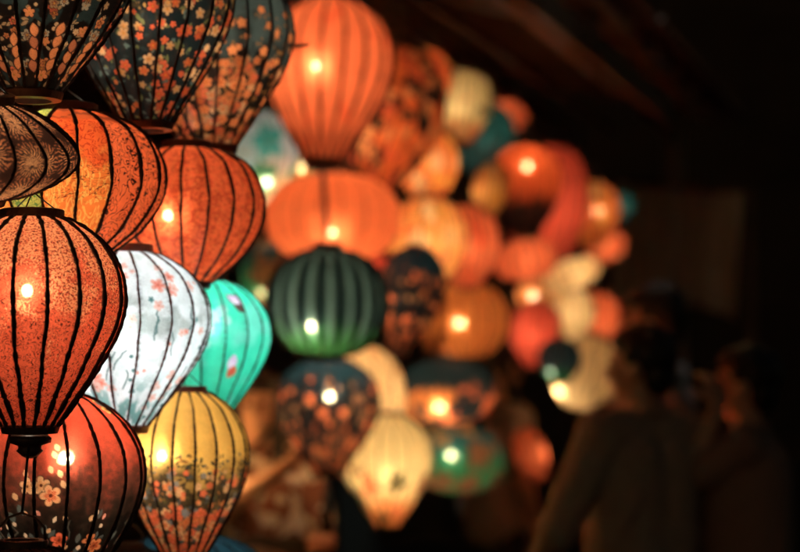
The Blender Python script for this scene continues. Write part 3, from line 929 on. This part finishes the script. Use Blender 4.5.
# ---------------------------------------------------------------- cords: up to the lantern above, else to the roof pole
ROW = Vector((.299, 1, 0)).normalized()          # the stall runs this way
NRM = Vector((ROW.y, -ROW.x, 0))                 # towards the street
P0 = Vector((.223, 6.03, 0))
POLEZ = 2.86
offs = [0.28 * k - 1.9 for k in range(0, 10)]
used = set()
for A in LANTERNS:
    best = None
    for B in LANTERNS:
        if B is A or B.get('free'): continue
        d = (B['bot'].xy - A['top'].xy).length
        if B['bot'].z > A['top'].z - .01 and d < .16:
            sc_ = (B['bot'] - A['top']).length
            if best is None or sc_ < best[0]: best = (sc_, B['bot'])
    if A.get('free'): end = A['top'] + Vector((0, 0, .5))
    elif best: end = best[1]
    else:
        o = (A['top'] - P0).dot(NRM)
        on = min(offs, key=lambda q: abs(q - o)); used.add(on)
        end = A['top'] + NRM * (on - o); end.z = POLEZ
    A['root'].update_tag()
    inv = (Matrix.Translation(A['root'].location) @ A['root'].rotation_euler.to_matrix().to_4x4()).inverted()
    a, b = inv @ A['top'], inv @ end
    rt = A['r'][0]
    bm = bmesh.new()
    k = a + Vector((0, 0, .03))
    if A['root'].get('bail'): k = a + Vector((0, 0, A['rh'] * 4.2))
    for q in range(0 if A['root'].get('bail') else 3):                            # three short strings from the ring, then one cord
        an = q * 2.094 + .3
        tube(bm, [a + Vector((rt * math.cos(an), rt * math.sin(an), -.004)), k], .0012, 5)
    if (b - k).length > .01: tube(bm, [k, b], A['cordr'], 8)
    obj('cord', bm, CORD, A['root'])

for A in LANTERNS:
    if not A.get('free'): continue
    e = A['top'] + Vector((0, 0, .5))
    bm = bmesh.new()
    tube(bm, [e + Vector((x, x * .1, .004 + .03 * x * x)) for x in np.linspace(-1.6, 4.2, 20)], .003, 6)
    tag(obj('added_street_wire', bm, CORD), 'added thin wire over the street carrying the %s added white lantern' % ('nearer' if 'nearer' in A['label'] else 'farther'), 'wire')  # wire added to carry the unseen fill lantern

# ---------------------------------------------------------------- the stall: poles, posts, eave, back wall
BEAM = simple('weathered_beam', (.52, .42, .33), (.20, .16, .12), 9, .75)
BAMBOO = simple('bamboo', (.12, .075, .04), (.05, .03, .018), 14, .6)
TILE = simple('roof_tile_clay', (.09, .05, .04), (.03, .022, .02), 12, .85)
PLANK = simple('dark_plank', (.035, .022, .016), (.012, .009, .007), 7, .8)
yaw = math.atan2(ROW.y, ROW.x)
STALL = empty('market_stall', (0, 0, 0))
tag(STALL, 'dark tiled stall roof on wooden beams and posts, over the lantern cluster', 'stall')


def along(o, s, z):
    return Vector((P0.x, P0.y, 0)) + NRM * o + ROW * s + Vector((0, 0, z))


def beam(name, o, z, s0, s1, wd, ht, mat, label, cat, group=None):
    bm = bmesh.new()
    vs = box(bm, (0, 0, 0), (s1 - s0, wd, ht))
    bmesh.ops.bevel(bm, geom=bm.edges[:], offset=.006, segments=2, affect='EDGES')
    ob = obj(name, bm, mat, None, False)
    ob.location = along(o, (s0 + s1) / 2, z)
    ob.rotation_euler = (0, 0, yaw)
    ob.parent = STALL
    return ob


for n_, o in enumerate(sorted(used)):
    bm = bmesh.new()
    rg = random.Random(n_)
    pts = [(s, .008 * math.sin(s * 1.3 + n_), .006 * math.sin(s * 2.1)) for s in np.linspace(-4.2, 3.9, 34)]
    tube(bm, pts, [.017 * (1.12 if i % 4 == 0 else 1) for i in range(34)], 10)
    ob = obj('hanging_pole', bm, BAMBOO)
    ob.location = along(o, 0, POLEZ); ob.rotation_euler = (0, 0, yaw)
    ob.parent = STALL
beam('eave_beam', .02, 2.95, -4.4, 4.4, .09, .12, BEAM, 'long weathered eave beam running down from the top middle to the right', 'beam')
beam('eave_board', .16, 2.86, -4.4, 3.2, .03, .12, BEAM, 'thin fascia board along the outer edge of the stall roof', 'board')
beam('inner_beam', -.62, 2.95, -4.4, 4.6, .09, .12, BEAM, 'inner roof beam behind the eave, above the lantern cluster', 'beam')
for s in np.arange(-4.0, 4.5, .62):
    bm = bmesh.new()
    box(bm, (0, 0, 0), (.05, 2.7, .07))
    bmesh.ops.bevel(bm, geom=bm.edges[:], offset=.005, segments=1, affect='EDGES')
    ob = obj('rafter', bm, BEAM, None, False)
    ob.location = along(-1.05, s, 3.30)
    ob.rotation_euler = Euler((rad(14), 0, 0)).to_matrix().to_euler()
    ob.rotation_euler = (Matrix.Rotation(yaw, 3, 'Z') @ Matrix.Rotation(rad(14), 3, 'X')).to_euler()
    ob.parent = STALL
# roof: corrugated rows of clay tile
bm = bmesh.new()
nx, ny = 190, 26
g = [[bm.verts.new((-4.6 + 9.4 * i / nx, -1.45 + 2.9 * j / ny, .035 * abs(math.sin(i * .82)) + .018 * (j % 2))) for j in range(ny + 1)] for i in range(nx + 1)]
for i in range(nx):
    for j in range(ny): bm.faces.new((g[i][j], g[i + 1][j], g[i + 1][j + 1], g[i][j + 1]))
roof = obj('roof', bm, TILE, None, False)
sol = roof.modifiers.new('t', 'SOLIDIFY'); sol.thickness = .02
roof.location = along(-1.05, 0, 3.36)
roof.rotation_euler = (Matrix.Rotation(yaw, 3, 'Z') @ Matrix.Rotation(rad(14), 3, 'X')).to_euler()
roof.parent = STALL
for s in (-4.1, 4.3):
    bm = bmesh.new()
    tube(bm, [(0, 0, 0), (.01, 0, 1.4), (0, 0, 2.88)], [.06, .055, .055], 12)
    bm2 = obj('post', bm, BEAM)
    bm2.location = along(.02, s, 0)
    bm2.parent = STALL
# shop wall behind the lanterns
bm = bmesh.new()
for k in range(52):
    box(bm, (-4.6 + k * .2 + .1, 0, 1.8), (.192, .03 + .008 * (k % 3), 3.6))
wall = obj('shop_wall', bm, PLANK, None, False)
wall.location = along(-2.4, 0, 0); wall.rotation_euler = (0, 0, yaw)
tag(wall, 'dark plank wall of the shop behind the lanterns', 'wall')

# ---------------------------------------------------------------- ground and far side
N = NT('wet_paving')
co = N.n('ShaderNodeTexCoord').outputs['Object']
bk = N.n('ShaderNodeTexBrick'); N.l(co, bk.inputs[0]); bk.inputs['Scale'].default_value = 1.6
bk.inputs['Color1'].default_value = (.06, .055, .05, 1); bk.inputs['Color2'].default_value = (.04, .037, .034, 1); bk.inputs['Mortar'].default_value = (.015, .014, .013, 1)
bk.inputs['Mortar Size'].default_value = .01
pav = N.bsdf(N.mix(N.math('MULTIPLY', N.noise(co, 3, 4), .5), bk.outputs[0], (.02, .02, .02)), .5, bk.outputs[1])
bm = bmesh.new()
bmesh.ops.create_grid(bm, x_segments=8, y_segments=8, size=90)
tag(obj('street', bm, pav, None, False), kind='structure')

PLASTER = simple('old_plaster', (.05, .035, .025), (.02, .016, .012), 2.5, .9)
CLOTH = simple('faded_canvas', (.48, .46, .43), (.26, .25, .23), 5, .85)
# a house across the end of the street
hs = empty('street_house', (5.2, 17.5, 0), (0, 0, rad(-8)))
tag(hs, 'dark two storey plaster house closing the street far behind the lanterns', 'house')
bm = bmesh.new(); box(bm, (0, .5, 3.1), (11, 1, 6.2)); obj('wall', bm, PLASTER, hs, False)
bm = bmesh.new(); box(bm, (0, .3, 6.3), (11.6, 1.9, .18)); obj('roof', bm, TILE, hs, False)
for k, x in enumerate((-4.2, -1.4, 1.4, 4.2)):
    for z in (1.15, 4.2):
        bm = bmesh.new()
        hgt = 2.2 if z < 2 else 1.4
        for q in range(2): box(bm, (x - .27 + .54 * q, -.03, z), (.5, .05, hgt))
        for q in range(int(hgt / .12)): box(bm, (x, -.065, z - hgt / 2 + .08 + q * .12), (.86, .02, .03))
        wnd = obj('shutter' if z > 2 else 'door', bm, PLANK, hs, False)
        bm = bmesh.new()
        for sx in (-1, 1): box(bm, (x + sx * .6, -.05, z), (.09, .1, hgt + .16))
        box(bm, (x, -.05, z + hgt / 2 + .06), (1.3, .11, .09))
        obj('frame', bm, PLASTER, wnd, False)
# canvas sheet hanging from a pole at the end of the eave
cx0, cx1, D_ = 618, 744, 10.2
pL, pR = at(cx0, 183, D_), at(cx1, 194, D_ - .5)
hh = 118 * D_ / FP
bm = bmesh.new()
nx, ny = 90, 24
dv = pR - pL; nrm = Vector((dv.y, -dv.x, 0)).normalized()
rg = random.Random(5)
g = []
for i in range(nx + 1):
    u = i / nx
    row = []
    for j in range(ny + 1):
        v = j / ny
        fold = .045 * math.sin(u * 34 + 1.2 * math.sin(v * 2 + u * 9)) + .03 * math.sin(u * 13 + 2 + v) + .01 * math.sin(u * 71)
        p = pL + dv * u * (1 - .04 * v) + nrm * fold * (.4 + .6 * v) + Vector((0, 0, -hh * v * (1 + .05 * math.sin(u * 7))))
        row.append(bm.verts.new(p))
    g.append(row)
for i in range(nx):
    for j in range(ny): bm.faces.new((g[i][j], g[i + 1][j], g[i + 1][j + 1], g[i][j + 1]))
cv = obj('canvas_curtain', bm, CLOTH)
cv.modifiers.new('t', 'SOLIDIFY').thickness = .004
tag(cv, 'faded canvas sheet with vertical folds hanging in the dark right of the lanterns', 'curtain')
bm = bmesh.new()
tube(bm, [pL - dv * .06 + Vector((0, 0, .01)), pR + dv * .06 + Vector((0, 0, .01))], .02, 10)
tag(obj('curtain_pole', bm, BAMBOO), 'thin pole carrying the canvas sheet', 'pole')
for u in (-.05, 1.05):
    bm = bmesh.new(); q = pL + dv * u
    tube(bm, [(q.x, q.y, 0), (q.x, q.y, q.z + .02)], .022, 10)
    tag(obj('curtain_post', bm, BAMBOO), 'upright bamboo post at the %s end of the canvas sheet' % ('left' if u < 0 else 'right'), 'post')

# ---------------------------------------------------------------- people
def capsule(bm, a, b, ra, rb, seg=14):
    a, b = Vector(a), Vector(b)
    d = b - a; L_ = d.length
    pr = []
    for k in range(5): an = -math.pi / 2 + k * math.pi / 8; pr.append((ra * math.cos(an), ra * math.sin(an)))
    pr[0] = (ra * .05, -ra)
    for k in range(5):
        an = k * math.pi / 8; pr.append((max(rb * math.cos(an), rb * .05), L_ + rb * math.sin(an)))
    q = d.to_track_quat('Z', 'Y').to_matrix()
    rings = [[bm.verts.new(a + q @ Vector((r_ * math.cos(k * 2 * math.pi / seg), r_ * math.sin(k * 2 * math.pi / seg), z_))) for k in range(seg)] for r_, z_ in pr]
    for i in range(len(rings) - 1):
        for k in range(seg): bm.faces.new((rings[i][k], rings[i][(k + 1) % seg], rings[i + 1][(k + 1) % seg], rings[i + 1][k]))
    bm.faces.new(rings[0][::-1]); bm.faces.new(rings[-1])


def ell(bm, c, r, rot=None):
    m = Matrix.Translation(c)
    if rot is not None: m = m @ rot
    bmesh.ops.create_uvsphere(bm, u_segments=20, v_segments=14, radius=1, matrix=m @ Matrix.Diagonal((*r, 1)))


def remesh(name, bm, mat, parent, voxel, smooth=4):
    o = obj(name, bm, mat)
    rm = o.modifiers.new('r', 'REMESH'); rm.mode = 'VOXEL'; rm.voxel_size = voxel; rm.use_smooth_shade = True
    sm = o.modifiers.new('s', 'SMOOTH'); sm.factor = .5; sm.iterations = smooth
    dg = bpy.context.evaluated_depsgraph_get()
    me = bpy.data.meshes.new_from_object(o.evaluated_get(dg))
    old = o.data
    o.modifiers.clear(); o.data = me; me.name = name
    bpy.data.meshes.remove(old)
    me.polygons.foreach_set('use_smooth', [True] * len(me.polygons))
    if not me.materials: me.materials.append(mat)
    o.parent = parent
    return o


def hand(bm, wr, dr, nrm, side, curl=.5):
    """palm and five fingers; dr = along the hand, nrm = palm facing, side = +1/-1 thumb side"""
    dr = Vector(dr).normalized(); nrm = Vector(nrm); nrm = (nrm - dr * nrm.dot(dr)).normalized()
    lat = dr.cross(nrm) * side
    wr = Vector(wr)
    for q in (-.028, -.010, .010, .028): capsule(bm, wr + lat * q * .6 + dr * .01, wr + dr * .085 + lat * q, .014, .0115, 10)
    for q, L_, rr in ((.030, .070, .0090), (.011, .080, .0095), (-.010, .074, .0090), (-.029, .058, .0080)):
        p = wr + dr * .09 + lat * q
        ang = 0; seg = (L_ * .45, L_ * .32, L_ * .25)
        for n_, sL in enumerate(seg):
            ang += curl * (.55, .8, .55)[n_]
            p2 = p + (dr * math.cos(ang) + nrm * math.sin(ang)) * sL
            capsule(bm, p, p2, rr * (1 - .08 * n_), rr * (.93 - .08 * n_), 8); p = p2
    p = wr + dr * .025 + lat * .028
    p2 = p + (dr * .6 + lat * .75 + nrm * .25).normalized() * .042
    capsule(bm, p, p2, .0125, .0105, 8)
    capsule(bm, p2, p2 + (dr * .85 + lat * .35 + nrm * .4).normalized() * .035, .0105, .0085, 8)


def person(label, head_world, facing, height, pose, skin, shirt, trouser, hair, hairstyle='short', long_sleeve=False, skirt=False, bulk=1.0, head_turn=0.0, group=None):
    """head_world: centre of the head; facing: radians of yaw, 0 looks away from the camera"""
    k = height / 1.74
    root = empty('person', (head_world.x, head_world.y, 0), (0, 0, facing))
    root.scale = (k, k, k)
    tag(root, label, 'person', group)
    J = dict(pel=(0, 0, .95), che=(0, .0, 1.30), nek=(0, -.01, 1.49), shL=(-.185, -.01, 1.42), shR=(.185, -.01, 1.42),
             elL=(-.25, -.02, 1.14), elR=(.25, -.02, 1.14), wrL=(-.26, .06, .90), wrR=(.26, .06, .90),
             hiL=(-.09, 0, .92), hiR=(.09, 0, .92), knL=(-.11, .02, .50), knR=(.11, -.02, .50), anL=(-.12, -.02, .08), anR=(.13, -.06, .08))
    J.update(pose.get('J', {}))
    J = {a: Vector(b) for a, b in J.items()}
    b = bulk
    HT = Matrix.Translation((0, 0, 1.50)) @ Matrix.Rotation(head_turn, 4, 'Z') @ Matrix.Rotation(pose.get('nod', 0), 4, 'X') @ Matrix.Translation((0, 0, -1.50))

    def hp(x): return HT @ Vector(x)
    bm = bmesh.new()
    # trunk and limbs
    ell(bm, J['pel'] + Vector((0, 0, .0)), (.165 * b, .115 * b, .13))
    capsule(bm, J['pel'] + Vector((-.05, 0, 0)), J['che'] + Vector((-.07, 0, 0)), .105 * b, .11 * b, 18)
    capsule(bm, J['pel'] + Vector((.05, 0, 0)), J['che'] + Vector((.07, 0, 0)), .105 * b, .11 * b, 18)
    capsule(bm, J['shL'], J['shR'], .062, .062)
    capsule(bm, J['nek'] - Vector((0, 0, .06)), hp((0, .0, 1.57)), .058, .052)
    for s in 'LR':
        capsule(bm, J['nek'] - Vector((0, 0, .03)), J['sh' + s], .045, .056)
        capsule(bm, J['sh' + s], J['el' + s], .052, .040)
        capsule(bm, J['el' + s], J['wr' + s], .041, .026)
        capsule(bm, J['hi' + s], J['kn' + s], .085, .055)
        capsule(bm, J['kn' + s], J['an' + s], .056, .038)
        capsule(bm, J['an' + s] + Vector((0, -.03, -.045)), J['an' + s] + Vector((0, .15, -.05)), .038, .03)
        d = J['wr' + s] - J['el' + s]
        hd = pose.get('hand' + s, {})
        hand(bm, J['wr' + s], hd.get('dir', d), hd.get('nrm', (-1 if s == 'R' else 1, 0, 0)), 1 if s == 'L' else -1, hd.get('curl', .45))
    # head
    R_ = HT.to_3x3().to_4x4()
    ell(bm, hp((0, -.012, 1.645)), (.076, .096, .092), R_)
    ell(bm, hp((0, .030, 1.590)), (.058, .060, .080), R_)
    ell(bm, hp((0, .060, 1.530)), (.026, .024, .020), R_)
    capsule(bm, hp((0, .083, 1.640)), hp((0, .108, 1.598)), .009, .015, 10)
    ell(bm, hp((0, .080, 1.662)), (.050, .012, .010), R_)
    ell(bm, hp((0, .084, 1.566)), (.024, .010, .006), R_)
    ell(bm, hp((0, .082, 1.554)), (.021, .011, .007), R_)
    for sx in (-1, 1):
        ell(bm, hp((sx * .079, -.008, 1.612)), (.010, .020, .032), R_)
        ell(bm, hp((sx * .040, .066, 1.605)), (.020, .018, .018), R_)
    remesh('body', bm, skin, root, .0075)
    for sx in (-1, 1):
        bm = bmesh.new(); ell(bm, hp((sx * .031, .079, 1.637)), (.012, .010, .008), R_)
        obj('eye', bm, EYE, root)
    # shirt
    bm = bmesh.new()
    capsule(bm, J['pel'] + Vector((-.06, 0, -.04)), J['che'] + Vector((-.075, 0, .02)), .128 * b, .125 * b, 20)
    capsule(bm, J['pel'] + Vector((.06, 0, -.04)), J['che'] + Vector((.075, 0, .02)), .128 * b, .125 * b, 20)
    ell(bm, J['pel'] + Vector((0, 0, -.03)), (.19 * b, .14 * b, .12))
    capsule(bm, J['shL'], J['shR'], .078, .078)
    for s in 'LR':
        capsule(bm, J['nek'] - Vector((0, 0, .045)), J['sh' + s], .056, .072)
        capsule(bm, J['sh' + s], J['el' + s] if long_sleeve else J['sh' + s].lerp(J['el' + s], .72), .073, .062)
        if long_sleeve: capsule(bm, J['el' + s], J['el' + s].lerp(J['wr' + s], .93), .058, .042)
        # wrinkles
    rr = random.Random(len(label))
    for q in range(16):
        z = rr.uniform(.95, 1.38); x = rr.uniform(-.13, .13)
        for sy in (-1, 1):
            capsule(bm, (x, sy * .108 * b, z), (x + rr.uniform(-.08, .08), sy * .112 * b, z + rr.uniform(-.14, -.05)), .020, .008, 8)
    remesh('shirt', bm, shirt, root, .009, 5)
    if pose.get('collar', True):
        bm = bmesh.new()
        pts = [(.066 * math.cos(a), -.012 + .064 * math.sin(a), 1.475 - .012 * math.sin(a)) for a in np.linspace(0, 2 * math.pi, 25)]
        tube(bm, pts, .014, 8)
        obj('collar', bm, shirt, root)
    # legs
    bm = bmesh.new()
    if skirt:
        lathe(bm, [(.15, 1.0), (.19, .88), (.22, .70), (.25, .50), (.26, .40), (.24, .41)], 28)
    else:
        ell(bm, J['pel'] + Vector((0, 0, -.04)), (.175 * b, .13 * b, .13))
        for s in 'LR':
            capsule(bm, J['hi' + s], J['kn' + s], .10, .072); capsule(bm, J['kn' + s], J['an' + s] + Vector((0, 0, .02)), .072, .056)
    remesh('skirt' if skirt else 'trousers', bm, trouser, root, .011)
    for s in 'LR':
        bm = bmesh.new()
        capsule(bm, J['an' + s] + Vector((0, -.04, -.042)), J['an' + s] + Vector((0, .16, -.046)), .043, .036)
        remesh('shoe', bm, SHOE, root, .01)
    # hair
    bm = bmesh.new()
    ell(bm, hp((0, -.030, 1.663)), (.088, .098, .094), R_)
    ell(bm, hp((0, .010, 1.705)), (.076, .080, .048), R_)
    ell(bm, hp((0, -.060, 1.60)), (.070, .052, .070), R_)
    for sx in (-1, 1): ell(bm, hp((sx * .074, -.005, 1.668)), (.013, .034, .045), R_)
    rr = random.Random(len(label) + 3)
    for q in range(60):
        a = rr.uniform(0, 6.28); e = rr.uniform(.1, 1.4)
        c = Vector((.088 * math.cos(a) * math.cos(e), -.02 + .092 * math.sin(a) * math.cos(e), 1.668 + .090 * math.sin(e)))
        if c.y > .05 and c.z < 1.70: continue
        capsule(bm, hp(c), hp(c + Vector((rr.uniform(-.02, .02), rr.uniform(-.02, .01), -.02))), .011, .005, 8)
    if hairstyle == 'long':
        capsule(bm, hp((0, -.07, 1.62)), hp((0, -.085, 1.36)), .070, .045)
        for sx in (-1, 1): capsule(bm, hp((sx * .075, .005, 1.66)), hp((sx * .082, .075, 1.40)), .030, .026)
    elif hairstyle == 'bun':
        ell(bm, hp((0, -.125, 1.70)), (.042, .042, .042), R_)
    remesh('hair', bm, hair, root, .0065, 2)
    return root


SKIN = simple('skin', (.62, .36, .25), (.52, .28, .18), 8, .5)
EYE = simple('eye', (.05, .04, .04), (.02, .01, .01), 8, .2, False)
HAIR = simple('black_hair', (.010, .008, .007), (.005, .004, .004), 90, .45)
SHOE = simple('shoe_leather', (.03, .02, .02), None, 20, .5)
T_DARK = simple('faded_charcoal_cotton', (.50, .38, .29), (.28, .21, .17), 30, .85)
T_BROWN = simple('maroon_cotton', (.36, .22, .17), (.24, .14, .11), 30, .85)
T_WHITE = simple('white_cotton', (.78, .74, .70), (.62, .56, .50), 16, .85)
T_GREY = simple('grey_cotton', (.40, .35, .32), (.22, .19, .17), 25, .85)
T_TROUS = simple('dark_trouser_cloth', (.03, .03, .035), (.02, .02, .022), 30, .85)

N = NT('white_cotton_with_brown_print')
co = N.n('ShaderNodeTexCoord').outputs['Object']
T_PRINT = N.bsdf(N.mix(N.sstep(N.noise(co, 7.5, 2, .5, 1.5), .47, .53), (.76, .70, .64), (.22, .085, .05)), .85, N.noise(co, 14, 4))

# man seen from behind at the right, looking left at the lanterns
person('man with short black hair and dark shirt, seen from behind right of the lanterns', at(640, 383, 5.9), rad(38), 1.74,
       dict(J=dict(elL=(-.33, .03, 1.12), wrL=(-.24, .22, 1.02), elR=(.24, .04, 1.14), wrR=(.18, .22, 1.0))), SKIN, T_DARK, T_TROUS, HAIR, long_sleeve=True, bulk=1.02, head_turn=rad(28))
# person at the far right holding a phone up
pp = at(744, 400, 6.1)
person('person in dark maroon top at the far right, elbow out, holding up a phone', pp, rad(72), 1.68,
       dict(J=dict(elL=(-.25, .15, 1.31), wrL=(-.18, .06, 1.555), elR=(.25, .04, 1.16), wrR=(.22, .20, .98)),
            handL=dict(dir=(.35, .30, .9), nrm=(.6, .7, -.3), curl=.7)), SKIN, T_BROWN, T_TROUS, HAIR, bulk=1.2, head_turn=0)
ph = empty('phone', (0, 0, 0))
mm = Matrix.Translation((pp.x, pp.y, 0)) @ Matrix.Rotation(rad(72), 4, 'Z') @ Matrix.Scale(1.68 / 1.74, 4)
ph.matrix_world = mm @ Matrix.Translation((-.06, .150, 1.655)) @ Matrix.Rotation(rad(-8), 4, 'X')
tag(ph, 'dark phone held up in front of the face by the person at the far right', 'phone')
bm = bmesh.new(); box(bm, (0, 0, 0), (.155, .008, .075)); bmesh.ops.bevel(bm, geom=bm.edges[:], offset=.003, segments=2, affect='EDGES')
obj('case', bm, CORD, ph, False)
bm = bmesh.new(); box(bm, (0, -.0052, 0), (.145, .001, .068)); obj('screen', bm, EYE, ph, False)
bm = bmesh.new(); bmesh.ops.create_cone(bm, segments=20, radius1=.006, radius2=.006, depth=.002, cap_ends=True, matrix=Matrix.Translation((.06, .0052, .022)) @ Matrix.Rotation(rad(90), 4, 'X'))
obj('camera_lens', bm, EYE, ph, False)
# person behind the man
person('person with dark hair standing behind the man in the dark shirt', at(653, 330, 7.3), rad(65), 1.93,
       dict(), SKIN, T_GREY, T_TROUS, HAIR, head_turn=rad(5))
# dim figure between the low lanterns
person('dim long haired figure in grey between the low teal lantern and the man', at(497, 372, 8.6), rad(-60), 1.72,
       dict(), SKIN, T_GREY, T_TROUS, HAIR, 'long', head_turn=rad(-10))
# woman in white at the lower left, reaching up
person('woman in white top behind the yellow lantern, reaching one arm up', at(258, 402, 6.30), rad(196), 1.60,
       dict(J=dict(elR=(.16, .24, 1.28), wrR=(-.06, .30, 1.44), elL=(-.22, .12, 1.14), wrL=(-.02, .24, 1.10), shL=(-.165, -.01, 1.41), shR=(.165, -.01, 1.41)),
            handR=dict(dir=(-.8, .1, .5), nrm=(0, 1, 0), curl=.4), handL=dict(dir=(1, .2, .1), nrm=(0, -1, 0), curl=.5)), SKIN, T_PRINT, T_WHITE, HAIR, 'long', skirt=True, head_turn=rad(-18))
WM = Matrix.Translation((at(258, 402, 6.30).x, at(258, 402, 6.30).y, 0)) @ Matrix.Rotation(rad(196), 4, 'Z') @ Matrix.Scale(1.60 / 1.74, 4)
bag = empty('added_bag', (0, 0, 0))  # bag added to bring black into the pale dress
bag.matrix_world = WM @ Matrix.Translation((.02, .20, 1.06))
tag(bag, 'added dark bag, for black low in front of the woman in the white top', 'bag')
bm = bmesh.new(); box(bm, (0, 0, 0), (.30, .09, .22)); bmesh.ops.bevel(bm, geom=bm.edges[:], offset=.022, segments=3, affect='EDGES'); obj('pouch', bm, SHOE, bag)
bm = bmesh.new(); box(bm, (0, .048, .045), (.29, .010, .13)); bmesh.ops.bevel(bm, geom=bm.edges[:], offset=.004, segments=2, affect='EDGES'); obj('flap', bm, SHOE, bag)
bm = bmesh.new(); tube(bm, [(.14, 0, .09), (.15, -.05, .20), (.10, -.065, .35), (-.02, -.07, .46), (-.10, -.12, .53), (-.13, -.20, .555), (-.14, -.30, .50), (-.05, -.36, .30), (.10, -.34, .10), (.20, -.22, .02), (.17, -.08, .04), (.14, -.02, .09)], .010, 8); obj('strap', bm, SHOE, bag)
